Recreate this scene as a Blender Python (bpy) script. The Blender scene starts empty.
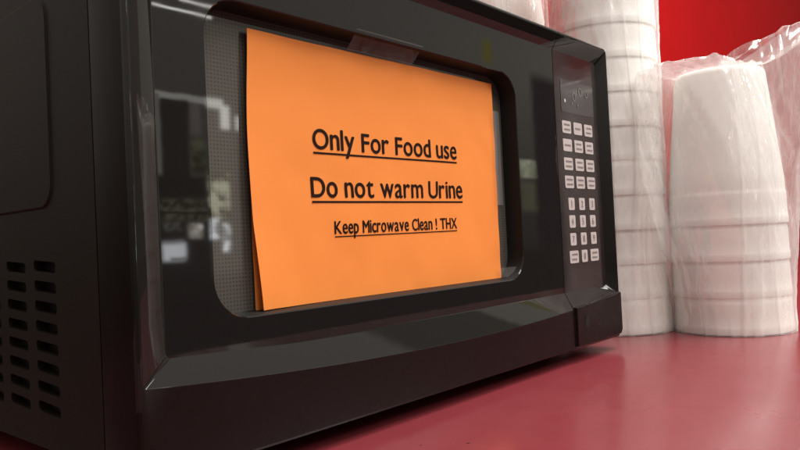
import bpy, bmesh, math, random
from mathutils import Vector, Matrix, noise
random.seed(7)
C = bpy.context.scene.collection
PI = math.pi
CZ = -0.012                      # counter top height; z = 0 is the underside of the microwave
W, H, DEP = 0.50, 0.281, 0.385   # microwave width, height, depth
YP = 0.008                       # depth of the glossy panel behind the front lip
SEAM = 0.4045                    # between door and control panel

# ------------------------------------------------------------------ helpers
ORG = {}
def tag(o, label=None, cat=None, group=None, kind=None):
    if label: o['label'] = label
    if cat: o['category'] = cat
    if group: o['group'] = group
    if kind: o['kind'] = kind
    return o
def thing(name, loc, label, cat, group=None):
    o = bpy.data.objects.new(name, None); C.objects.link(o)
    o.location = loc; o.empty_display_size = 0.02
    ORG[o.name] = Vector(loc)
    return tag(o, label, cat, group)
def root_org(o):
    while o is not None:
        if o.name in ORG: return ORG[o.name]
        o = o.parent
    return Vector((0, 0, 0))
def obj(name, bm, mats, parent=None, loc=None, angle=35, smooth=True, fix=True):
    """link a bmesh (given in world coordinates) as ONE mesh object"""
    if fix: bmesh.ops.recalc_face_normals(bm, faces=bm.faces)
    og = root_org(parent) if parent else Vector(loc or (0, 0, 0))
    bmesh.ops.translate(bm, vec=-og, verts=bm.verts)
    me = bpy.data.meshes.new(name); bm.to_mesh(me); bm.free()
    for m in (mats if isinstance(mats, (list, tuple)) else [mats]): me.materials.append(m)
    if smooth:
        for p in me.polygons: p.use_smooth = True
        me.set_sharp_from_angle(angle=math.radians(angle))
    o = bpy.data.objects.new(name, me); C.objects.link(o)
    if parent: o.parent = parent
    else: o.location = og
    return o
def vs(bm, pts): return [bm.verts.new(p) for p in pts]
def bridge(bm, a, b, closed=True, mi=0):
    n = len(a)
    for i in range(n if closed else n - 1):
        j = (i + 1) % n
        q = []
        for v in (a[i], a[j], b[j], b[i]):
            if v not in q: q.append(v)
        if len(q) >= 3:
            try:
                fc = bm.faces.new(q); fc.material_index = mi
            except ValueError: pass
def rrect(x0, x1, z0, z1, r, n=7):
    """rounded rectangle, corner by corner: (x1,z1) (x0,z1) (x0,z0) (x1,z0)"""
    P = []
    for cx, cz, a0 in ((x1 - r, z1 - r, 0), (x0 + r, z1 - r, 90), (x0 + r, z0 + r, 180), (x1 - r, z0 + r, 270)):
        for k in range(n):
            a = math.radians(a0 + 90 * k / (n - 1)); P.append((cx + r * math.cos(a), cz + r * math.sin(a)))
    return P
def rbox(bm, x0, x1, y0, y1, z0, z1, b=0.001, seg=2, mi=0):
    g = bmesh.ops.create_cube(bm, size=1.0)
    for v in g['verts']:
        v.co = Vector(((x0 + x1) / 2 + v.co.x * (x1 - x0), (y0 + y1) / 2 + v.co.y * (y1 - y0), (z0 + z1) / 2 + v.co.z * (z1 - z0)))
    es = list({e for v in g['verts'] for e in v.link_edges})
    if b > 0: bmesh.ops.bevel(bm, geom=es, offset=b, segments=seg, affect='EDGES', profile=0.5)
def sstep(a, b, x):
    t = max(0.0, min(1.0, (x - a) / (b - a))); return t * t * (3 - 2 * t)

# ------------------------------------------------------------------ materials
def mat(name, col, rough=0.5, spec=0.5, bump=None, vary=None, coat=0.0, trans=0.0, sub=0.0, rvar=None):
    m = bpy.data.materials.new(name); m.use_nodes = True
    nt = m.node_tree; N = nt.nodes; L = nt.links; p = N['Principled BSDF']
    p.inputs['Base Color'].default_value = (*col, 1); p.inputs['Roughness'].default_value = rough
    p.inputs['Specular IOR Level'].default_value = spec
    p.inputs['Coat Weight'].default_value = coat; p.inputs['Coat Roughness'].default_value = 0.05
    if sub:
        p.inputs['Subsurface Weight'].default_value = sub; p.inputs['Subsurface Radius'].default_value = (0.004, 0.0035, 0.003)
        p.inputs['Subsurface Scale'].default_value = 1.0
    tc = N.new('ShaderNodeTexCoord')
    def nz(scale, detail=4, r=0.6):
        t = N.new('ShaderNodeTexNoise'); t.inputs['Scale'].default_value = scale
        t.inputs['Detail'].default_value = detail; t.inputs['Roughness'].default_value = r
        L.new(tc.outputs['Object'], t.inputs['Vector']); return t
    if bump:
        t = nz(bump[0]); b = N.new('ShaderNodeBump'); b.inputs['Strength'].default_value = bump[1]
        b.inputs['Distance'].default_value = bump[2]
        L.new(t.outputs['Fac'], b.inputs['Height']); L.new(b.outputs['Normal'], p.inputs['Normal'])
    if vary:
        t = nz(vary[0], 6); r = N.new('ShaderNodeValToRGB')
        r.color_ramp.elements[0].position = 0.3; r.color_ramp.elements[1].position = 0.7
        r.color_ramp.elements[0].color = (*[c * vary[1] for c in col], 1)
        r.color_ramp.elements[1].color = (*[min(1, c * vary[2]) for c in col], 1)
        L.new(t.outputs['Fac'], r.inputs['Fac']); L.new(r.outputs['Color'], p.inputs['Base Color'])
    if rvar:
        t = nz(rvar[0], 5); mr = N.new('ShaderNodeMapRange')
        mr.inputs[1].default_value = 0.35; mr.inputs[2].default_value = 0.7
        mr.inputs[3].default_value = rvar[1]; mr.inputs[4].default_value = rvar[2]
        L.new(t.outputs['Fac'], mr.inputs[0]); L.new(mr.outputs[0], p.inputs['Roughness'])
    return m
M = {}
M['gloss'] = mat('glossy black plastic', (0.010, 0.009, 0.0085), 0.03, 0.42, rvar=(24, 0.012, 0.04), bump=(7, 0.10, 0.0008))
M['chin'] = mat('satin black plastic', (0.0085, 0.0045, 0.0046), 0.38, 0.13, rvar=(40, 0.24, 0.34), bump=(600, 0.05, 0.0003))
M['recess'] = mat('matt black plastic', (0.008, 0.0075, 0.007), 0.55, 0.25)
M['casing'] = mat('powder coated dark brown steel', (0.0135, 0.0086, 0.0070), 0.5, 0.14, bump=(900, 0.25, 0.0004), vary=(14, 0.85, 1.15))
M['panel'] = mat('control panel overlay', (0.016, 0.011, 0.011), 0.12, 0.4, rvar=(30, 0.08, 0.16))
M['display'] = mat('smoked display window', (0.030, 0.028, 0.028), 0.09, 0.5)
M['faint'] = mat('unlit display segments', (0.10, 0.095, 0.09), 0.2, 0.4)
M['bright'] = mat('printed display marks', (0.5, 0.48, 0.46), 0.4, 0.4)
M['key'] = mat('pale grey key print', (0.44, 0.39, 0.375), 0.4, 0.4, vary=(200, 0.9, 1.06))
M['ink'] = mat('black ink', (0.016, 0.008, 0.006), 0.75, 0.06)
M['keyink'] = mat('key legend ink', (0.19, 0.16, 0.16), 0.5, 0.3)
M['paper'] = mat('orange paper', (0.74, 0.228, 0.045), 0.75, 0.2, bump=(700, 0.12, 0.0003), vary=(10, 0.97, 1.03))
M['foot'] = mat('rubber', (0.02, 0.02, 0.02), 0.8, 0.2)
M['counter'] = mat('red laminate', (0.195, 0.030, 0.037), 0.21, 0.9, vary=(30, 0.95, 1.05), rvar=(45, 0.18, 0.25))
def add_specks(m, scale, size, share, col):
    """sparse crumbs and nicks scattered over a surface"""
    nt = m.node_tree; N = nt.nodes; L = nt.links; p = N['Principled BSDF']
    tc = N.new('ShaderNodeTexCoord'); v = N.new('ShaderNodeTexVoronoi'); v.inputs['Scale'].default_value = scale
    L.new(tc.outputs['Object'], v.inputs['Vector'])
    a = N.new('ShaderNodeMath'); a.operation = 'LESS_THAN'; L.new(v.outputs['Distance'], a.inputs[0]); a.inputs[1].default_value = size * scale
    sp_ = N.new('ShaderNodeSeparateColor'); L.new(v.outputs['Color'], sp_.inputs[0])
    b = N.new('ShaderNodeMath'); b.operation = 'LESS_THAN'; L.new(sp_.outputs[0], b.inputs[0]); b.inputs[1].default_value = share
    c = N.new('ShaderNodeMath'); c.operation = 'MULTIPLY'; L.new(a.outputs[0], c.inputs[0]); L.new(b.outputs[0], c.inputs[1])
    src = p.inputs['Base Color'].links[0].from_socket
    mx = N.new('ShaderNodeMix'); mx.data_type = 'RGBA'; L.new(c.outputs[0], mx.inputs['Factor']); L.new(src, mx.inputs['A']); mx.inputs['B'].default_value = (*col, 1)
    L.new(mx.outputs['Result'], p.inputs['Base Color'])
add_specks(M['counter'], 55, 0.0011, 0.10, (0.05, 0.012, 0.012))
M['wall'] = mat('red wall paint', (0.42, 0.0050, 0.0065), 0.7, 0.06, bump=(220, 0.2, 0.0006), vary=(3, 0.93, 1.05))
M['foam'] = mat('white foam', (0.91, 0.885, 0.85), 0.6, 0.3, sub=0.0, bump=(420, 0.12, 0.0005))

def window_mat():
    m = bpy.data.materials.new('perforated window screen'); m.use_nodes = True
    nt = m.node_tree; N = nt.nodes; L = nt.links; p = N['Principled BSDF']
    p.inputs['Roughness'].default_value = 0.03
    tc = N.new('ShaderNodeTexCoord'); sp = N.new('ShaderNodeSeparateXYZ'); L.new(tc.outputs['Object'], sp.inputs[0])
    def mth(op, a, b=None, c=None):
        n = N.new('ShaderNodeMath'); n.operation = op
        for i, v in enumerate((a, b, c)):
            if v is None: continue
            if isinstance(v, (int, float)): n.inputs[i].default_value = v
            else: L.new(v, n.inputs[i])
        return n.outputs[0]
    pitch = 0.0021
    gx = mth('DIVIDE', sp.outputs['X'], pitch); gz = mth('DIVIDE', sp.outputs['Z'], pitch)
    fx = mth('SUBTRACT', mth('FRACT', gx), 0.5); fz = mth('SUBTRACT', mth('FRACT', gz), 0.5)
    d = mth('SQRT', mth('ADD', mth('MULTIPLY', fx, fx), mth('MULTIPLY', fz, fz)))
    hole = mth('LESS_THAN', d, 0.30)
    mx = N.new('ShaderNodeMix'); mx.data_type = 'RGBA'; L.new(hole, mx.inputs['Factor'])
    mx.inputs['A'].default_value = (0.080, 0.073, 0.064, 1); mx.inputs['B'].default_value = (0.050, 0.045, 0.039, 1)
    L.new(mx.outputs['Result'], p.inputs['Base Color'])
    return m
M['window'] = window_mat()

def film_mat(name, tint, alpha, gl=0.10, ridge=0.5, rough=0.14, zs=0.2):
    """thin clear film: mostly see-through, whitish where it is creased or seen edge-on, with glints"""
    m = bpy.data.materials.new(name); m.use_nodes = True
    nt = m.node_tree; N = nt.nodes; L = nt.links; N.clear()
    out = N.new('ShaderNodeOutputMaterial')
    tr = N.new('ShaderNodeBsdfTransparent'); tr.inputs[0].default_value = (0.98, 0.975, 0.97, 1)
    df = N.new('ShaderNodeBsdfDiffuse'); df.inputs[0].default_value = (*tint, 1)
    tl = N.new('ShaderNodeBsdfTranslucent'); tl.inputs[0].default_value = (*tint, 1)
    gs = N.new('ShaderNodeBsdfGlossy'); gs.inputs[0].default_value = (1, 1, 1, 1); gs.inputs['Roughness'].default_value = rough
    lw = N.new('ShaderNodeLayerWeight'); lw.inputs['Blend'].default_value = 0.3
    tc = N.new('ShaderNodeTexCoord')
    def mth(op, a, b=None, c=None):
        n = N.new('ShaderNodeMath'); n.operation = op
        for i, v in enumerate((a, b, c)):
            if v is None: continue
            if isinstance(v, (int, float)): n.inputs[i].default_value = v
            else: L.new(v, n.inputs[i])
        return n.outputs[0]
    def ridges(scale, zz, rot, wid):
        mp = N.new('ShaderNodeMapping'); mp.inputs['Scale'].default_value = (1, 1, zz); mp.inputs['Rotation'].default_value = rot
        L.new(tc.outputs['Object'], mp.inputs['Vector'])
        nz = N.new('ShaderNodeTexNoise'); nz.inputs['Scale'].default_value = scale; nz.inputs['Detail'].default_value = 3
        nz.inputs['Distortion'].default_value = 0.5
        L.new(mp.outputs[0], nz.inputs['Vector'])
        d = mth('ABSOLUTE', mth('SUBTRACT', nz.outputs['Fac'], 0.5))
        mr = N.new('ShaderNodeMapRange'); mr.interpolation_type = 'SMOOTHSTEP'
        L.new(d, mr.inputs[0]); mr.inputs[1].default_value = 0.0; mr.inputs[2].default_value = wid
        mr.inputs[3].default_value = 1; mr.inputs[4].default_value = 0
        return mr.outputs[0], nz.outputs['Fac']
    r1, n1 = ridges(15, zs, (0.12, 0.0, 0.3), 0.06)
    r2, n2 = ridges(30, zs * 1.6, (0.35, 0.2, 1.1), 0.04)
    big, n3 = ridges(9, 0.5, (0.2, 0.1, 0.5), 0.2)
    rr = mth('MULTIPLY', mth('MAXIMUM', r1, mth('MULTIPLY', r2, 0.45)), mth('MULTIPLY_ADD', n3, 1.6, -0.3))
    bp = N.new('ShaderNodeBump'); bp.inputs['Strength'].default_value = 1.0; bp.inputs['Distance'].default_value = 0.005
    L.new(mth('ADD', mth('MULTIPLY', r1, 0.5), mth('ADD', n1, mth('MULTIPLY', n2, 0.5))), bp.inputs['Height'])
    for s in (df, gs): L.new(bp.outputs['Normal'], s.inputs['Normal'])
    mix1 = N.new('ShaderNodeMixShader'); mix1.inputs[0].default_value = 0.5
    L.new(df.outputs[0], mix1.inputs[1]); L.new(tl.outputs[0], mix1.inputs[2])
    cloud = mth('MULTIPLY', n3, alpha * 2)
    fac = mth('MINIMUM', mth('MAXIMUM', mth('ADD', mth('ADD', cloud, mth('MULTIPLY', rr, ridge)), mth('MULTIPLY', lw.outputs['Facing'], 0.32)), 0.0), 0.9)
    mix2 = N.new('ShaderNodeMixShader'); L.new(fac, mix2.inputs[0])
    L.new(tr.outputs[0], mix2.inputs[1]); L.new(mix1.outputs[0], mix2.inputs[2])
    mix3 = N.new('ShaderNodeMixShader'); mix3.inputs[0].default_value = gl
    L.new(mix2.outputs[0], mix3.inputs[1]); L.new(gs.outputs[0], mix3.inputs[2])
    L.new(mix3.outputs[0], out.inputs['Surface'])
    return m
M['film'] = film_mat('cloudy plastic film', (0.95, 0.94, 0.925), 0.15, 0.11, 0.46, 0.13, 0.14)
M['tape'] = film_mat('clear adhesive tape', (0.62, 0.59, 0.57), 0.11, 0.025, 0.0, 0.35)

# ------------------------------------------------------------------ setting
bm = bmesh.new(); rbox(bm, -1.2, 4.2, -0.40, 0.4485, CZ - 0.04, CZ, 0.003)
tag(obj('counter', bm, M['counter'], loc=(0, 0, CZ)), kind='structure')
bm = bmesh.new(); rbox(bm, -0.02, 5.2, 0.45, 0.55, -0.9, 1.6, 0)
tag(obj('wall', bm, M['wall'], loc=(0.5, 0.45, CZ)), kind='structure')

# ------------------------------------------------------------------ microwave
mw = thing('microwave', (W / 2, 0.19, CZ),
           'black countertop microwave oven with orange paper taped on its door, standing on red counter', 'microwave')
def crease(x): return 0.0312 + 0.0118 * ((x - 0.26) / 0.26) ** 2

# casing: five flat panels, left side with embossed field and vent slots
bm = bmesh.new()
Y0, Y1, Z0, Z1 = 0.036, DEP, 0.001, H - 0.001
XS = 0.0012
def side(yz, dx=0.0): return [(XS + dx, y, z) for y, z in yz]
def holed_cell(bm, y0, y1, z0, z1, loop, depth, slope=0.0, cap=True):
    """cell with an opening: rect corners in the order of rrect, loop = rrect points"""
    n = len(loop) // 4
    cs = vs(bm, side([(y1, z1), (y0, z1), (y0, z0), (y1, z0)]))
    outer = [cs[i // n] for i in range(len(loop))]
    a = vs(bm, side(loop)); bridge(bm, outer, a)
    cy = sum(p[0] for p in loop) / len(loop); cz = sum(p[1] for p in loop) / len(loop)
    def inset(p): return (p[0] - slope * (1 if p[0] > cy else -1), p[1] - slope * (1 if p[1] > cz else -1))
    b = vs(bm, side([inset(p) for p in loop], depth)); bridge(bm, a, b)
    if cap: bm.faces.new(b)
colb = [0.036, 0.0775, 0.1165, 0.1555, 0.1945, 0.2335, 0.2725, 0.30, DEP]
rowb = [Z0, 0.0174 + 0.0] + [0.0174 + 0.01085 * k for k in range(1, 9)] + [0.1195]
def slot(y0, y1, zc):
    h = 0.0029; r = 0.0020
    return [(y, z + (y - (y0 + y1) / 2) * 0.055) for y, z in rrect(y0, y1, zc - h, zc + h, r, 4)]
for ci in range(len(colb) - 1):
    for ri in range(len(rowb) - 1):
        y0, y1, z0, z1 = colb[ci], colb[ci + 1], rowb[ri], rowb[ri + 1]
        if 1 <= ci <= 5 and 1 <= ri <= 8:
            m_ = (y0 + y1) / 2; holed_cell(bm, y0, y1, z0, z1, slot(m_ - 0.0138, m_ + 0.0138, (z0 + z1) / 2), 0.006)
        else:
            bm.faces.new(vs(bm, side([(y0, z0), (y1, z0), (y1, z1), (y0, z1)])))
# embossed field above the vents
zc0 = 0.1195
bm.faces.new(vs(bm, side([(Y0, zc0), (0.06, zc0), (0.06, Z1 - 0.004), (Y0, Z1 - 0.004)])))
bm.faces.new(vs(bm, side([(0.345, zc0), (DEP, zc0), (DEP, Z1 - 0.004), (0.345, Z1 - 0.004)])))
bm.faces.new(vs(bm, side([(0.06, 0.262), (0.345, 0.262), (0.345, Z1 - 0.004), (0.06, Z1 - 0.004)])))
holed_cell(bm, 0.06, 0.345, zc0, 0.262, rrect(0.082, 0.325, 0.1295, 0.2435, 0.013, 7), -0.0010, 0.0012)
# rounded top edge, top, right side, back, bottom, front flange
sec = [(XS, Z1 - 0.004), (XS + 0.0012, Z1 - 0.0012), (XS + 0.004, Z1), (W - XS - 0.004, Z1), (W - XS - 0.0012, Z1 - 0.0012), (W - XS, Z1 - 0.004), (W - XS, Z0)]
a = vs(bm, [(x, Y0, z) for x, z in sec]); b = vs(bm, [(x, Y1, z) for x, z in sec]); bridge(bm, a, b, closed=False)
bm.faces.new(vs(bm, [(XS, Y0, Z0), (W - XS, Y0, Z0), (W - XS, Y1, Z0), (XS, Y1, Z0)]))
bm.faces.new(vs(bm, [(x, Y1, z) for x, z in sec] + [(XS, Y1, Z0)]))
fl = sec + [(XS, Z0)]
inn = [(min(max(x, 0.008), W - 0.008), min(max(z, 0.008), H - 0.008)) for x, z in fl]
a = vs(bm, [(x, Y0, z) for x, z in fl]); b = vs(bm, [(x, Y0, z) for x, z in inn]); c = vs(bm, [(x, 0.03, z) for x, z in inn])
bridge(bm, a, b); bridge(bm, b, c)
bmesh.ops.remove_doubles(bm, verts=bm.verts, dist=0.00002)
obj('casing', bm, M['casing'], mw, angle=25)

# feet
for fx, fy in ((0.05, 0.07), (0.45, 0.07), (0.05, 0.34), (0.45, 0.34)):
    bm = bmesh.new()
    rings = []
    for r, z in ((0.0, CZ + 0.0002), (0.010, CZ + 0.0002), (0.0115, CZ + 0.002), (0.0125, 0.0012)):
        rings.append(vs(bm, [(fx + max(r, .0005) * math.cos(t * PI / 10), fy + max(r, .0005) * math.sin(t * PI / 10), z) for t in range(20)]))
    for i in range(3): bridge(bm, rings[i], rings[i + 1])
    obj('foot', bm, M['foot'], mw)

# door: outer side, lip, chin, bevel, panel, window recess
def frame_half(bm, left):
    """loops run from the seam along the top, down the outer side and back along the bottom to the seam"""
    nb = 26
    if left:
        xe, xi, xs = 0.0, 0.0187, SEAM
        s = 1
    else:
        xe, xi, xs = W, 0.4880, SEAM + 0.001
        s = -1
    def loop(ins, y, zt, xin, zb, rc, corner_pts=5):
        P = []
        xo = xin
        for k in range(nb): # top
            t = k / nb; P.append((xs + (xo + s * rc - xs) * t, y, zt))
        for k in range(corner_pts):
            a = PI / 2 * k / (corner_pts - 1)
            P.append((xo + s * rc - s * rc * math.sin(a), y, zt - rc + rc * math.cos(a)))
        zlow = zb(xo)
        for k in range(1, 10):
            t = k / 10; P.append((xo, y, (zt - rc) + (zlow + rc - zt + rc) * t))
        for k in range(corner_pts):
            a = PI / 2 * k / (corner_pts - 1)
            P.append((xo + s * rc - s * rc * math.cos(a), y, zlow + rc - rc * math.sin(a)))
        for k in range(1, nb + 1):
            t = k / nb; x = xo + s * rc + (xs - xo - s * rc) * t; P.append((x, y, zb(x)))
        return P
    flat = lambda z: (lambda x: z)
    rc = 0.006
    L0 = loop(0, 0.0325, H, xe, flat(0.0), rc)
    L1 = loop(0, 0.0022, H, xe, flat(0.0), rc)
    L2 = loop(0, 0.0007, H - 0.0005, xe + s * 0.0005, flat(0.0005), rc)
    L3 = loop(0, 0.0, H - 0.0018, xe + s * 0.0018, flat(0.0018), rc - 0.001)
    L4 = loop(0, 0.0, H - 0.0030, xe + s * 0.0026, crease, 0.0014)
    L4b = loop(0, 0.00018, H - 0.0034, xe + s * 0.0031, lambda x: crease(x) + 0.0003, 0.0014)
    zin = lambda x: 0.0497 + 0.004 * sstep(0.12, 0.0, x)
    L5 = loop(0, YP - 0.0004, 0.2668, xi - s * 0.0006, lambda x: zin(x) - 0.0006, 0.0030)
    L6 = loop(0, YP, 0.2662, xi, zin, 0.0026)
    rs = [vs(bm, L) for L in (L0, L1, L2, L3, L4, L4b, L5, L6)]
    for i in range(len(rs) - 1):
        bridge(bm, rs[i], rs[i + 1], closed=False)
    # satin chin: the faces between L3 and L4 along the bottom
    bm.faces.ensure_lookup_table()
    return rs, L6
def chin_faces(bm):
    for f in bm.faces:
        c = f.calc_center_median()
        if c.z < crease(c.x) + 0.0003 and (c.y < 0.00015 or c.z < 0.003 or c.x < 0.0012 or c.x > W - 0.0012): f.material_index = 1

WX0, WX1, WZ0, WZ1, WR = 0.0468, 0.3405, 0.0672, 0.2342, 0.021
YG = YP + 0.0142
bm = bmesh.new()
rs, L6 = frame_half(bm, True)
inner = rs[-1]
wl = rrect(WX0, WX1, WZ0, WZ1, WR, 9)
wa = vs(bm, [(x, YP, z) for x, z in wl])
# panel face: inner outline (open at the seam) closed along the seam, filled up to the window opening
ring = inner[:]
edges_out = [bm.edges.get((ring[i], ring[i + 1])) or bm.edges.new((ring[i], ring[i + 1])) for i in range(len(ring) - 1)]
edges_out.append(bm.edges.new((ring[-1], ring[0])))
edges_in = [bm.edges.new((wa[i], wa[(i + 1) % len(wa)])) for i in range(len(wa))]
bmesh.ops.triangle_fill(bm, use_beauty=True, use_dissolve=False, edges=edges_out + edges_in, normal=(0, -1, 0))
# drop triangles that filled the opening
bad = [f for f in bm.faces if all(v in wa for v in f.verts)]
bmesh.ops.delete(bm, geom=bad, context='FACES_ONLY')
def off(d, y):
    return vs(bm, [(x, y, z) for x, z in rrect(WX0 + d, WX1 - d, WZ0 + d, WZ1 - d, WR - d, 9)])
wb = off(0.0006, YP + 0.0006); wc = off(0.0022, YG + 0.0006)
bridge(bm, wa, wb)
bridge(bm, wb, wc, mi=2)
# seam side wall
sa = [v for v in (rs[k][0] for k in range(len(rs)))]
sw = vs(bm, [(SEAM, 0.0325, 0.0), (SEAM, 0.0325, H)])
end_top = [rs[k][0] for k in range(8)]; end_bot = [rs[k][-1] for k in range(7, -1, -1)]
bm.faces.new(end_top + end_bot)
chin_faces(bm)
for f in bm.faces:  # the outer flank of the door is satin, like the chin
    if all(v.co.x < 1e-4 for v in f.verts): f.material_index = 1
door = obj('door', bm, [M['gloss'], M['chin'], M['recess']], mw, angle=28)
bm = bmesh.new()
g = rrect(WX0 + 0.0005, WX1 - 0.0005, WZ0 + 0.0005, WZ1 - 0.0005, WR, 9)
bm.faces.new(vs(bm, [(x, YG, z) for x, z in g])); 
bm.faces.new(vs(bm, [(x, YG + 0.003, z) for x, z in g]))
bridge(bm, bm.verts[:0] or [v for v in list(bm.verts)[:len(g)]], [v for v in list(bm.verts)[len(g):]])
obj('window', bm, M['window'], door, angle=25)

# control panel
bm = bmesh.new()
rs, L6 = frame_half(bm, False)
ring = rs[-1]; bm.faces.new(ring).material_index = 2
bm.faces.new([rs[k][0] for k in range(8)] + [rs[k][-1] for k in range(7, -1, -1)])
panel = obj('control_panel', bm, [M['gloss'], M['chin'], M['panel']], mw, angle=28)
# display window
bm = bmesh.new()
dl = rrect(0.4165, 0.4800, 0.2120, 0.2420, 0.002, 4)
a = vs(bm, [(x, YP - 0.0003, z) for x, z in dl]); b = vs(bm, [(x, YP + 0.0008, z) for x, z in dl]); bm.faces.new(a); bridge(bm, a, b)
def ringshape(bm, cx, cz, ro, ri, y, mi):
    n = 18
    o_ = vs(bm, [(cx + ro * math.cos(2 * PI * k / n), y, cz + 1.25 * ro * math.sin(2 * PI * k / n)) for k in range(n)])
    if ri <= 0: bm.faces.new(o_).material_index = mi; return
    i_ = vs(bm, [(cx + ri * math.cos(2 * PI * k / n), y, cz + 1.25 * ri * math.sin(2 * PI * k / n)) for k in range(n)])
    bridge(bm, o_, i_, mi=mi)
for cx, cz, ro, ri in ((0.4535, 0.2335, 0.0036, 0.0024), (0.4660, 0.2330, 0.0030, 0.0020), (0.4410, 0.2275, 0.0034, 0.0023)):
    ringshape(bm, cx, cz, ro, ri, YP - 0.0006, 1)
for cx, cz, mi in ((0.4235, 0.2225, 2), (0.4370, 0.2215, 1), (0.4480, 0.2205, 1)):
    ringshape(bm, cx, cz, 0.0014, 0, YP - 0.0006, mi)
obj('display', bm, [M['display'], M['faint'], M['bright']], panel, angle=20)

def glyphs(body, size, sx=1.0, bold=0.0, track=1.0, align='LEFT'):
    """letters of the built-in outline font as flat polygons in (x, z), several slightly shifted copies for weight"""
    cu = bpy.data.curves.new('lettering', 'FONT'); cu.body = body; cu.size = size; cu.align_x = align
    cu.space_character = track; cu.resolution_u = 6
    o = bpy.data.objects.new('lettering', cu); C.objects.link(o)
    bpy.context.view_layer.update()
    me = bpy.data.meshes.new_from_object(o.evaluated_get(bpy.context.evaluated_depsgraph_get()))
    bpy.data.objects.remove(o); bpy.data.curves.remove(cu)
    V = [(v.co.x * sx, v.co.y) for v in me.vertices]; F = [tuple(p.vertices) for p in me.polygons]
    bpy.data.meshes.remove(me)
    return V, F
def put_glyphs(bm, V, F, fn, mi=0, shifts=((0, 0),)):
    for k, (dx, dz) in enumerate(shifts):
        vv = [bm.verts.new(fn(x + dx, z + dz, k)) for x, z in V]
        for f in F:
            try: bm.faces.new([vv[i] for i in f]).material_index = mi
            except ValueError: pass

def make_key(cx, cz, w, h, legend):
    bm = bmesh.new()
    kl = rrect(cx - w / 2, cx + w / 2, cz - h / 2, cz + h / 2, 0.0016, 4)
    a = vs(bm, [(x, YP - 0.0004, z) for x, z in kl]); b = vs(bm, [(x, YP + 0.0005, z) for x, z in kl])
    bm.faces.new(a); bridge(bm, a, b)
    yk = YP - 0.0006
    if isinstance(legend, str):
        V, F = glyphs(legend, 0.0088, 0.85, align='CENTER')
        zc_ = (max(z for x, z in V) + min(z for x, z in V)) / 2; xc_ = (max(x for x, z in V) + min(x for x, z in V)) / 2
        put_glyphs(bm, V, F, lambda x, z, k: (cx + x - xc_, yk - k * 0.00002, cz + z - zc_), 1, ((-0.0003, 0), (0.0003, 0)))
    else:
        n = legend
        rows = [cz] if n == 1 else [cz + 0.0022, cz - 0.0022]
        for zr in rows:
            x = cx - w * 0.34 + random.random() * 0.0012
            while x < cx + w * 0.30:
                ww = 0.0010 + random.random() * 0.0012
                bm.faces.new(vs(bm, [(x, yk, zr - 0.0008), (x + ww, yk, zr - 0.0008), (x + ww, yk, zr + 0.0008), (x, yk, zr + 0.0008)])).material_index = 1
                x += ww + 0.0005
    obj('key', bm, [M['key'], M['keyink']], panel, angle=20)
for r, z in enumerate((0.1985, 0.1820, 0.1650, 0.1486)):
    for c_, x in enumerate((0.4245, 0.4460, 0.4672)):
        make_key(x, z, 0.0164, 0.0112, (1 if (r, c_) in ((0, 1), (1, 0)) else 2))
nums = [['1', '2', '3'], ['4', '5', '6'], ['7', '8', '9'], [2, '0', 2]]
for r, z in enumerate((0.1287, 0.1127, 0.0966, 0.0806)):
    for c_, x in enumerate((0.4262, 0.4465, 0.4668)):
        lg = nums[r][c_]
        make_key(x, z, 0.0112 if isinstance(lg, str) else 0.0165, 0.0112, lg)

# door release button on the chin under the panel
bm = bmesh.new()
n = 14; x0, x1 = SEAM + 0.0022, W - 0.0012
def bl(ins, y):
    P = [(x0 + ins, y, 0.0028 + ins), (x1 - 0.004, y, 0.0028 + ins), (x1 - ins, y, 0.0065 + ins)]
    for k in range(n + 1):
        x = x1 - ins + (x0 - x1 + 2 * ins) * k / n
        P.append((x, y, crease(x) + 0.0020 - 0.0046 * (1 - (x - x0) / (x1 - x0)) * 0 - ins))
    return P
ls = [vs(bm, bl(i, y)) for i, y in ((0.0, 0.001), (0.0002, -0.0012), (0.0009, -0.0022))]
bridge(bm, ls[0], ls[1]); bridge(bm, ls[1], ls[2]); bm.faces.new(ls[2])
cx, cz = 0.4250, 0.0228
o_ = vs(bm, [(cx + 0.0042 * math.cos(2 * PI * k / 20), -0.0025, cz + 0.0058 * math.sin(2 * PI * k / 20)) for k in range(20)])
bm.faces.new(o_).material_index = 1
obj('open_button', bm, [M['chin'], M['recess']], mw, angle=30)

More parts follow.
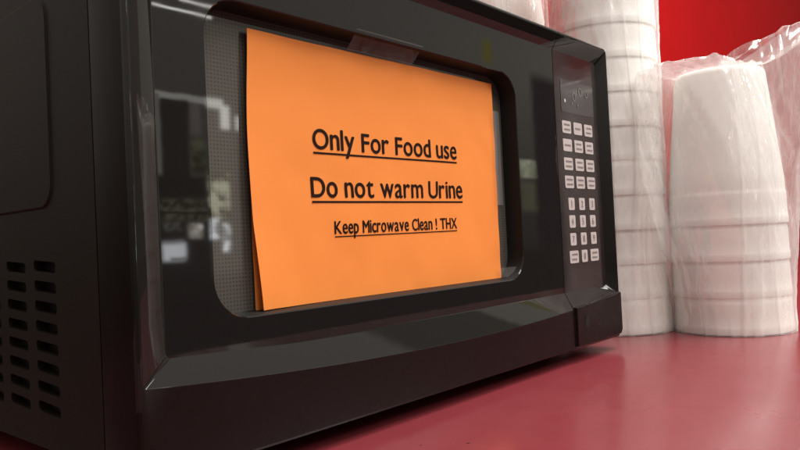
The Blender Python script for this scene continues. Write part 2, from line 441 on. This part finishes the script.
# ------------------------------------------------------------------ paper sign in the window recess
PX0, PX1, PZ0, PZ1 = 0.0818, 0.3238, 0.0692, 0.2265
sign = thing('paper_sign', (0.2, YG, 0.147), 'orange folded paper sign with black lettering taped over the microwave window', 'paper sign')
def py(x, z):
    """depth of the front leaf: lies on the glass, left edge lifted, lower left corner more"""
    t = (x - PX0) / 0.085
    u = (PZ1 - z) / (PZ1 - PZ0)
    lift = 0.0026 * max(0, 1 - t) ** 2 * (0.5 + 0.5 * u) + 0.0026 * max(0, 1 - t * 1.05) ** 2 * sstep(0.45, 1.0, u)
    wav = 0.0010 * noise.noise(Vector((x * 14, z * 16, 2.2))) + 0.0006 * noise.noise(Vector((x * 45, z * 30, 5)))
    return YG - 0.0020 - lift - abs(wav)
def sheet(bm, fy, dx=lambda x, z: 0, th=0.00022, nx=48, nz=32):
    G = []
    for layer in (0, 1):
        g = []
        for j in range(nz + 1):
            row = []
            for i in range(nx + 1):
                x = PX0 + (PX1 - PX0) * i / nx; z = PZ0 + (PZ1 - PZ0) * j / nz
                X = x + dx(x, z)
                zz = z - 0.0018 * (1 - i / nx) * (j / nz)          # slightly out of square
                row.append(bm.verts.new((X, fy(x, z) + layer * th, zz)))
            g.append(row)
        G.append(g)
    for g in G:
        for j in range(nz):
            for i in range(nx): bm.faces.new((g[j][i], g[j][i + 1], g[j + 1][i + 1], g[j + 1][i]))
    A = [G[0][0][i] for i in range(nx + 1)] + [G[0][j][nx] for j in range(1, nz + 1)] + [G[0][nz][i] for i in range(nx - 1, -1, -1)] + [G[0][j][0] for j in range(nz - 1, 0, -1)]
    B = [G[1][0][i] for i in range(nx + 1)] + [G[1][j][nx] for j in range(1, nz + 1)] + [G[1][nz][i] for i in range(nx - 1, -1, -1)] + [G[1][j][0] for j in range(nz - 1, 0, -1)]
    bridge(bm, A, B)
bm = bmesh.new()
sheet(bm, py, lambda x, z: -0.0032 * math.sin(PI * (PZ1 - z) / (PZ1 - PZ0)) * max(0, 1 - (x - PX0) / 0.2))
obj('front_leaf', bm, M['paper'], sign, angle=60)
bm = bmesh.new()
sheet(bm, lambda x, z: YG - 0.0007 - 0.0016 * max(0, 1 - (x - PX0) / 0.06) ** 2 * sstep(0.17, 0.07, z),
      lambda x, z: (-0.0012 * sstep(0.145, 0.10, z) + 0.0030 * sstep(0.12, 0.2, z)) * max(0, 1 - (x - PX0) / 0.2) - 0.002 * (x - PX0) / 0.24)
obj('back_leaf', bm, M['paper'], sign, angle=60)
NARROW = {'O': .90, 'D': .93, 'C': .88, 'M': .92, 'w': .93, 'o': .96, 'e': .95, 'd': .95, 'p': .95, 'F': .96, 'U': .94, 'H': .92, 'X': .92, 'm': .97}
def humanist(body, gap=0.088, space=0.26):
    """letters set one by one: narrower bowls, taller lower case than the built-in font"""
    V = []; F = []; x = 0.0
    xh = max(z for _, z in glyphs('x', 1.0)[0]); ch = max(z for _, z in glyphs('D', 1.0)[0]); asc = max(z for _, z in glyphs('l', 1.0)[0])
    g = 1.17
    for c in body:
        if c == ' ': x += space; continue
        v, f = glyphs(c, 1.0); k = NARROW.get(c, 1.0); x0 = min(p[0] for p in v); x1 = max(p[0] for p in v)
        o = len(V)
        for px, pz in v:
            if c.islower():
                pz = pz * g if pz <= xh else xh * g + (pz - xh) * (ch * 1.06 - xh * g) / (asc - xh)
            V.append((x + (px - x0) * k, pz))
        F += [tuple(i + o for i in q) for q in f]
        x += (x1 - x0) * k + gap
    return V, F, ch
def line(body, xa, xb, zbase, zcap, ul, ulz, wt):
    V, F, ch = humanist(body, space=0.26 if len(body) < 20 else 0.30)
    mx0 = min(x for x, z in V); mx1 = max(x for x, z in V)
    kx = (xb - xa) / (mx1 - mx0); kz = (zcap - zbase) / ch
    V = [(xa + (x - mx0) * kx, zbase + z * kz) for x, z in V]
    bm = bmesh.new()
    tilt = lambda x: (x - xa) * 0.0075
    fn = lambda x, z, k: (x, py(x, z) - 0.00022 - k * 0.00002, z + tilt(x))
    put_glyphs(bm, V, F, fn, 0, ((-wt, 0), (wt, 0), (0, wt * 0.6), (0, -wt * 0.6), (0, 0)))
    n = 40
    a = [bm.verts.new(fn(xa + (xb - xa) * k / n, ulz, 0)) for k in range(n + 1)]
    b = [bm.verts.new(fn(xa + (xb - xa) * k / n, ulz - ul, 0)) for k in range(n + 1)]
    for k in range(n): bm.faces.new((a[k], a[k + 1], b[k + 1], b[k]))
    obj('lettering', bm, M['ink'], sign, smooth=False)
line('Only For Food use', 0.1272, 0.2712, 0.1612, 0.1731, 0.0012, 0.1592, 0.00032)
line('Do not warm Urine', 0.1242, 0.2764, 0.1319, 0.1438, 0.0012, 0.1296, 0.00032)
line('Keep Microwave Clean ! THX', 0.1420, 0.2672, 0.1094, 0.1172, 0.0007, 0.1080, 0.00022)
def tape(pts, n=8):
    """strip following its four corner points (x, y, z)"""
    bm = bmesh.new(); p = [Vector(q) for q in pts]
    g = [[bm.verts.new(p[0].lerp(p[1], i / n).lerp(p[3].lerp(p[2], i / n), j / n)) for i in range(n + 1)] for j in range(n + 1)]
    for j in range(n):
        for i in range(n): bm.faces.new((g[j][i], g[j][i + 1], g[j + 1][i + 1], g[j + 1][i]))
    return bm
obj('tape', tape([(0.158, YP - 0.0006, 0.2366), (0.222, YP - 0.0006, 0.2366), (0.222, YG - 0.0042, 0.2258), (0.158, YG - 0.0042, 0.2258)]), M['tape'], sign)
obj('tape', tape([(0.3205, YG - 0.0042, 0.2040), (0.3335, YG - 0.0015, 0.2050), (0.3335, YG - 0.0015, 0.1280), (0.3205, YG - 0.0042, 0.1280)]), M['tape'], sign)
obj('tape', tape([(0.318, YG - 0.0048, 0.0775), (0.3385, YP + 0.004, 0.0775), (0.3385, YP + 0.004, 0.0690), (0.318, YG - 0.0048, 0.0700)]), M['tape'], sign)

# ------------------------------------------------------------------ foam cups in plastic sleeves
RR, RT, CH, SP = 0.0597, 0.0452, 0.167, 0.0377
def make_cup_mesh():
    bm = bmesh.new(); n = 72
    def ro(z): return RR - 0.0004 - 0.0006 * min(z, 0.030) / 0.030 - 0.0007 * sstep(0.032, 0.0355, z) * sstep(0.046, 0.039, z) - (RR - 0.0010 - RT) * max(0, z - 0.0377) / (CH - 0.0377)
    prof = [(RR - 0.0035, 0.0004), (RR - 0.0012, 0.0), (RR - 0.0002, 0.0007), (RR, 0.0020), (RR, 0.0066), (RR - 0.0002, 0.0084), (ro(0.0096), 0.0098)]
    prof += [(ro(z), z) for z in (0.02, 0.031, 0.033, 0.0345, 0.036, 0.0385, 0.042, 0.047, 0.06, 0.09, 0.12, 0.15, CH - 0.006)]
    prof += [(RT - 0.0002, CH - 0.0025), (RT - 0.0022, CH - 0.0004), (RT - 0.005, CH), (RT - 0.009, CH - 0.0012), (0.004, CH - 0.0012)]
    inn = [(0.004, CH - 0.0042), (RT - 0.0045, CH - 0.0042)] + [(ro(z) - 0.0026, z) for z in (0.15, 0.08, 0.0002)]
    prof += inn
    rings = [vs(bm, [(r * math.cos(2 * PI * k / n), r * math.sin(2 * PI * k / n), z) for k in range(n)]) for r, z in prof]
    for i in range(len(rings) - 1): bridge(bm, rings[i], rings[i + 1])
    bridge(bm, rings[-1], rings[0])
    i0 = prof.index((0.004, CH - 0.0012)); bm.faces.new(rings[i0]); bm.faces.new(rings[i0 + 1])
    return bm
S2 = (0.6616, -0.0550); S1 = (0.6200, 0.0590); S3 = (0.6440, 0.2110)
words = ['lowest', 'second', 'third', 'fourth', 'fifth', 'sixth', 'seventh', 'eighth', 'ninth', 'topmost']
short = ['lowest of four in the short right stack, on the red counter', 'second from the counter in the short right stack of four',
         'third from the counter in the short right stack of four', 'topmost of the short right stack, tapering side exposed']
proto = None
def place_cup(x, y, z, label, group, k):
    global proto
    if proto is None:
        o = obj('foam_cup', make_cup_mesh(), M['foam'], loc=(0, 0, 0), angle=40); proto = o
    else:
        o = proto.copy(); C.objects.link(o)
    o.location = (x + random.uniform(-.0006, .0006), y + random.uniform(-.0006, .0006), z); o.rotation_euler = (0, 0, random.random() * 6)
    tag(o, label, 'foam cup', group)
ZB = CZ + 0.0010
for k in range(4):
    place_cup(S2[0], S2[1], ZB + k * SP, 'upside-down foam cup, ' + short[k], 'upside-down foam cups in the short right stack', k)
for k in range(10):
    w_ = words[k] + ('' if k in (0, 9) else ' from the counter')
    place_cup(S1[0], S1[1], ZB + k * SP, 'white upside-down foam cup, %s in the tall stack beside the control panel' % w_, 'upside-down foam cups in the tall stack', k)
for k in range(10):
    w_ = words[k] + ('' if k in (0, 9) else ' from the counter')
    place_cup(S3[0], S3[1], ZB + k * SP, 'white upside-down foam cup, %s in the stack behind the microwave' % w_, 'upside-down foam cups in the hidden stack', k)

ANG_R = math.radians(-33)          # towards the right of the picture
ANG_L = math.atan2(0.30, -1.10)            # towards the left and the viewer
def stack_r(z, ncup):
    """outer radius of the stack at height z above its base"""
    zt = (ncup - 1) * SP
    if z <= zt + 0.01: return RR
    return max(RT, RR - 0.0016 - (RR - 0.0016 - RT) * (z - zt) / CH)
def wr(th, z, k, s):
    return noise.noise(Vector((math.cos(th) * k, math.sin(th) * k, z * s)))
def sleeve(ncup, flare, seed):
    """film tube round a stack; with flare its open end stands up on the right and is gathered on the left"""
    bm = bmesh.new(); n = 180; nz = 96
    rings = []
    zt = (ncup - 1) * SP; htot = zt + CH
    for j in range(nz + 1):
        t = j / nz; row = []
        for i in range(n):
            th = 2 * PI * i / n
            w = sstep(0.42, 0.95, math.cos(th - ANG_R)) if flare else 0
            wl = sstep(0.45, 0.98, math.cos(th - ANG_L)) if flare else 0
            z = t * (htot + 0.0012)
            up = sstep(zt - 0.015, htot, z)
            if flare:
                tight = stack_r(z, ncup) + 0.0012
                loose = RR + 0.0012 + wl * 0.036 * sstep(0.01, 0.20, z)
                k = sstep(zt + 0.02, htot, z) * (1 - w)
                k *= 1 - wl
                r = loose + (tight - loose) * k + w * (0.010 * sstep(0.02, zt, z) + 0.034 * up ** 1.3)
            else:
                r = RR + 0.0012 + 0.004 * max(0, noise.noise(Vector((math.cos(th) * 1.5 + seed, math.sin(th) * 1.5, z * 5)))) * sstep(0, 0.03, z)
            a = 0.0012 + 0.0034 * up * (0.35 + 1.1 * w + wl) if flare else 0.0017
            # long pleats that fan down from the gathered left top corner, then finer crumples
            ph = th * 9 + 5.0 * (1 - t) ** 1.4 + 2 * noise.noise(Vector((th, z * 6, seed)))
            f0 = max(0, math.sin(ph)) ** 3
            f1 = abs(wr(th + seed, z + seed, 3.2, 9)); f2 = abs(wr(th + seed + z * 4, z, 8.0, 12)); f3 = abs(wr(th - z * 7, z + 3 * seed, 15, 26))
            r += a * (0.8 * f0 + 1.3 * f1 + 1.2 * f2 + 0.7 * f3)
            low = sstep(0.07, 0.0, z); r += low * 0.0016 * abs(wr(th, z, 14, 60))
            zz = z
            if flare: zz += up * (w * (0.046 * up + 0.008 * wr(th, seed, 5, 1)) + 0.004 * max(0, wr(th, seed, 9, 1)))
            row.append((r * math.cos(th), r * math.sin(th), zz))
        rings.append(vs(bm, row))
    nq = 5
    for q in range(1, nq + 1):   # fold over the upturned cup base; the flared side keeps standing and closes to a soft neck
        row = []; s_ = q / nq
        for i in range(n):
            th = 2 * PI * i / n
            v = rings[nz][i].co; rv = math.hypot(v.x, v.y)
            w = sstep(0.42, 0.95, math.cos(th - ANG_R)) if flare else 0
            flat_r = rv * (1 - s_) + 0.002
            flat_z = htot + 0.0012 + 0.004 * abs(wr(th, q, 4, 1)) * (1 - s_)
            up_r = rv * (1 + 0.10 * s_); up_z = v.z + 0.016 * s_ + 0.008 * s_ * wr(th, seed + q, 4, .7)
            row.append(((flat_r * (1 - w) + up_r * w) * math.cos(th), (flat_r * (1 - w) + up_r * w) * math.sin(th), flat_z * (1 - w) + up_z * w))
        rings.append(vs(bm, row))
    for j in range(len(rings) - 1): bridge(bm, rings[j], rings[j + 1])
    b0 = vs(bm, [(0.6 * RR * math.cos(2 * PI * i / n), 0.6 * RR * math.sin(2 * PI * i / n), 0.0) for i in range(n)])
    bridge(bm, rings[0], b0); bm.faces.new(b0)
    return bm
def put_sleeve(p, ncup, flare, seed, label):
    bm = sleeve(ncup, flare, seed)
    bmesh.ops.translate(bm, vec=(p[0], p[1], CZ + 0.0006), verts=bm.verts)
    tag(obj('plastic_bag', bm, M['film'], loc=(p[0], p[1], CZ), angle=80), label, 'plastic bag', 'clear plastic bags round the cup stacks')
put_sleeve(S2, 4, True, 1.3, 'cloudy wrinkled plastic bag around the short right cup stack, its loose end flaring up right')
put_sleeve(S1, 10, False, 5.1, 'cloudy plastic bag tight around the tall cup stack beside the control panel')
put_sleeve(S3, 10, False, 9.4, 'cloudy plastic bag around the cup stack half hidden behind the microwave')

# ------------------------------------------------------------------ light
wd = bpy.data.worlds.new('World'); bpy.context.scene.world = wd; wd.use_nodes = True
nt = wd.node_tree; N = nt.nodes; L = nt.links
bg = N['Background']
tc = N.new('ShaderNodeTexCoord'); sp = N.new('ShaderNodeSeparateXYZ'); L.new(tc.outputs['Generated'], sp.inputs[0])
def mth(op, a, b=None):
    n = N.new('ShaderNodeMath'); n.operation = op
    for i, v in enumerate((a, b)):
        if v is None: continue
        if isinstance(v, (int, float)): n.inputs[i].default_value = v
        else: L.new(v, n.inputs[i])
    return n.outputs[0]
ny = mth('MAXIMUM', mth('MULTIPLY', sp.outputs['Y'], -1.0), 0.02)
A = mth('DIVIDE', sp.outputs['X'], ny); B = mth('DIVIDE', sp.outputs['Z'], ny)
front = mth('LESS_THAN', sp.outputs['Y'], -0.02)
ramp = N.new('ShaderNodeValToRGB'); cr = ramp.color_ramp
zz = mth('MULTIPLY_ADD', sp.outputs['Z'], 0.5); zz.node.inputs[2].default_value = 0.5
L.new(zz, ramp.inputs['Fac'])
stops = [(0.0, (0.03, 0.022, 0.02)), (0.46, (0.05, 0.036, 0.032)), (0.52, (0.16, 0.145, 0.125)), (0.60, (0.46, 0.43, 0.37)), (0.72, (0.58, 0.55, 0.49)), (1.0, (0.76, 0.72, 0.66))]
while len(cr.elements) < len(stops): cr.elements.new(0.5)
for e, (p_, c_) in zip(cr.elements, stops): e.position = p_; e.color = (*c_, 1)
cur = ramp.outputs['Color']
def soft(v, lo, hi, s):
    n1 = N.new('ShaderNodeMapRange'); n1.interpolation_type = 'SMOOTHSTEP'
    L.new(v, n1.inputs[0]); n1.inputs[1].default_value = lo - s; n1.inputs[2].default_value = lo + s
    n2 = N.new('ShaderNodeMapRange'); n2.interpolation_type = 'SMOOTHSTEP'
    L.new(v, n2.inputs[0]); n2.inputs[1].default_value = hi - s; n2.inputs[2].default_value = hi + s
    n2.inputs[3].default_value = 1; n2.inputs[4].default_value = 0
    return mth('MULTIPLY', n1.outputs[0], n2.outputs[0])
def feature(a0, a1, b0, b1, col, s=0.006, op=1.0):
    """a rectangle of the room in front of the oven (door, window, furniture) as the surroundings map shows it"""
    global cur
    k = mth('MULTIPLY', mth('MULTIPLY', mth('MULTIPLY', soft(A, a0, a1, s), soft(B, b0, b1, s)), front), op)
    mx = N.new('ShaderNodeMix'); mx.data_type = 'RGBA'; L.new(k, mx.inputs['Factor']); L.new(cur, mx.inputs['A'])
    mx.inputs['B'].default_value = (*col, 1); cur = mx.outputs['Result']
cxy = N.new('ShaderNodeCombineXYZ'); L.new(A, cxy.inputs[0]); L.new(B, cxy.inputs[1])
def leafy(a0, a1, b0, b1, c1, c2, scale, s=0.006):
    """greenery seen through a far window: two colours broken up by noise"""
    global cur
    nz = N.new('ShaderNodeTexNoise'); nz.inputs['Scale'].default_value = scale; nz.inputs['Detail'].default_value = 4
    L.new(cxy.outputs[0], nz.inputs['Vector'])
    rp = N.new('ShaderNodeValToRGB'); rp.color_ramp.elements[0].position = 0.42; rp.color_ramp.elements[1].position = 0.6
    rp.color_ramp.elements[0].color = (*c1, 1); rp.color_ramp.elements[1].color = (*c2, 1); L.new(nz.outputs['Fac'], rp.inputs['Fac'])
    k = mth('MULTIPLY', mth('MULTIPLY', soft(A, a0, a1, s), soft(B, b0, b1, s)), front)
    mx = N.new('ShaderNodeMix'); mx.data_type = 'RGBA'; L.new(k, mx.inputs['Factor']); L.new(cur, mx.inputs['A']); L.new(rp.outputs['Color'], mx.inputs['B'])
    cur = mx.outputs['Result']
feature(3.2, 60.0, -2.0, 0.95, (0.09, 0.075, 0.065), 0.25)
feature(1.56, 2.00, 0.78, 2.4, (0.13, 0.13, 0.10), 0.03)
feature(2.28, 2.40, 0.78, 2.4, (0.45, 0.40, 0.14), 0.03)
feature(2.48, 6.0, 0.78, 2.4, (0.20, 0.165, 0.155), 0.06)
feature(0.30, 0.76, -0.10, 0.252, (0.46, 0.44, 0.38), 0.008)
feature(0.30, 0.57, -0.2, 0.30, (0.06, 0.055, 0.05), 0.010)
feature(0.573, 0.672, 0.238, 0.250, (3.2, 3.1, 2.8), 0.0035)
feature(0.573, 0.582, 0.10, 0.246, (1.4, 1.35, 1.2), 0.003)
feature(0.584, 0.633, 0.085, 0.240, (0.06, 0.058, 0.05), 0.004)
feature(0.636, 0.655, 0.185, 0.236, (1.0, 0.85, 0.8), 0.004)
leafy(0.636, 0.660, 0.125, 0.180, (0.16, 0.17, 0.07), (0.85, 0.88, 0.50), 50)
feature(0.56, 0.665, 0.080, 0.118, (0.04, 0.038, 0.034), 0.006)
leafy(0.570, 0.662, 0.045, 0.080, (0.14, 0.13, 0.07), (0.85, 0.82, 0.50), 60)
feature(0.560, 0.664, 0.056, 0.060, (0.05, 0.045, 0.035), 0.002)
feature(0.560, 0.664, -0.20, 0.044, (0.075, 0.07, 0.065), 0.004)
leafy(0.580, 0.612, 0.030, 0.044, (0.10, 0.10, 0.08), (1.1, 1.1, 0.95), 120, 0.003)
feature(0.577, 0.612, 0.012, 0.015, (2.2, 1.8, 1.9), 0.0015)
feature(0.577, 0.617, -0.017, 0.010, (8.5, 8.9, 9.2), 0.005)
feature(0.590, 0.617, -0.017, -0.011, (2.0, 2.0, 1.9), 0.003)
leafy(0.624, 0.652, 0.018, 0.041, (2.6, 2.3, 1.8), (8, 7.7, 7.2), 50, 0.005)
leafy(0.663, 0.706, 0.048, 0.125, (0.20, 0.21, 0.10), (4.4,4.5,3.2), 45, 0.004)
feature(0.668, 0.700, 0.234, 0.250, (7,6.9,6.5), 0.005)
feature(0.694, 0.712, 0.200, 0.240, (8,7.8,7.4), 0.005)
feature(0.723, 0.736, 0.200, 0.225, (6,6,5.6), 0.005)
leafy(0.665, 0.682, 0.015, 0.050, (2.5, 2.7, 2.8), (10,10.4,10.8), 40, 0.005)
leafy(0.688, 0.704, -0.008, 0.040, (2.5, 2.7, 2.8), (10,10.4,10.8), 40, 0.005)
feature(0.575, 0.685, 0.3845, 0.3885, (14, 13.6, 12.8), 0.0015)
feature(0.625, 0.700, 0.4030, 0.4070, (14, 13.6, 12.8), 0.0015)
leafy(1.64, 1.80, 0.150, 0.200, (1.3, 1.35, 0.9), (2.4, 2.4, 1.8), 14, 0.006)
feature(1.64, 1.80, 0.060, 0.140, (0.45, 0.45, 0.28), 0.012)
feature(1.72, 2.9, -0.05, 0.44, (0.05, 0.035, 0.035), 0.02)
feature(1.49, 1.53, 0.44, 0.50, (0.60, 0.54, 0.06), 0.014)
feature(1.90, 3.0, 0.46, 0.70, (0.45, 0.02, 0.03), 0.05)
feature(-6, 9.0, -3, -0.045, (0.045, 0.030, 0.028), 0.02)
lf = N.new('ShaderNodeMapRange'); L.new(sp.outputs['X'], lf.inputs[0])
lf.inputs[1].default_value = -0.7; lf.inputs[2].default_value = 0.3; lf.inputs[3].default_value = 0.95; lf.inputs[4].default_value = 1.0
vm = N.new('ShaderNodeVectorMath'); vm.operation = 'SCALE'; L.new(cur, vm.inputs[0]); L.new(lf.outputs[0], vm.inputs['Scale'])
L.new(vm.outputs[0], bg.inputs['Color']); bg.inputs['Strength'].default_value = 1.0

def area(name, loc, target, sx, sy, power, col=(1, 0.97, 0.935)):
    l = bpy.data.lights.new(name, 'AREA'); l.shape = 'RECTANGLE'; l.size = sx; l.size_y = sy; l.energy = power; l.color = col
    o = bpy.data.objects.new(name, l); C.objects.link(o); o.location = loc
    o.rotation_euler = (Vector(target) - Vector(loc)).to_track_quat('-Z', 'Y').to_euler()
    return o
area('ceiling_or_fill_lamp', (0.15, -1.15, 1.75), (0.35, 0.0, 0.0), 1.2, 0.6, 24)
area('ceiling_or_fill_lamp', (2.1, -2.3, 1.75), (1.5, 0.2, 0.1), 1.2, 0.6, 46)  # added fill, brightens the far red wall and the stacks from front right
area('ceiling_or_fill_lamp', (0.85, -0.40, 1.65), (0.70, -0.05, 0.0), 0.9, 0.45, 34)  # extra fill added above the stacks to lift the foam cups and nearby counter

# ------------------------------------------------------------------ camera
cd = bpy.data.cameras.new('camera'); co = bpy.data.objects.new('camera', cd); C.objects.link(co)
Rv = Vector((0.6597, -0.7500, -0.0483)); Uv = Vector((0.0169, -0.0494, 0.9986)); Fv = Vector((0.7513, 0.6596, 0.0199))
m3 = Matrix((Rv, Uv, -Fv)).transposed()
co.matrix_world = Matrix.Translation((-0.1555, -0.2950, 0.1044)) @ m3.to_4x4()
cd.sensor_width = 36.0; cd.lens = 703.13 / 800 * 36; cd.clip_start = 0.01; cd.clip_end = 100
sc = bpy.context.scene; sc.camera = co
sc.render.engine = 'CYCLES'; sc.cycles.use_denoising = True
sc.cycles.max_bounces = 12; sc.cycles.transparent_max_bounces = 24
sc.view_settings.view_transform = 'Standard'; sc.view_settings.look = 'None'; sc.view_settings.exposure = 0; sc.view_settings.gamma = 1
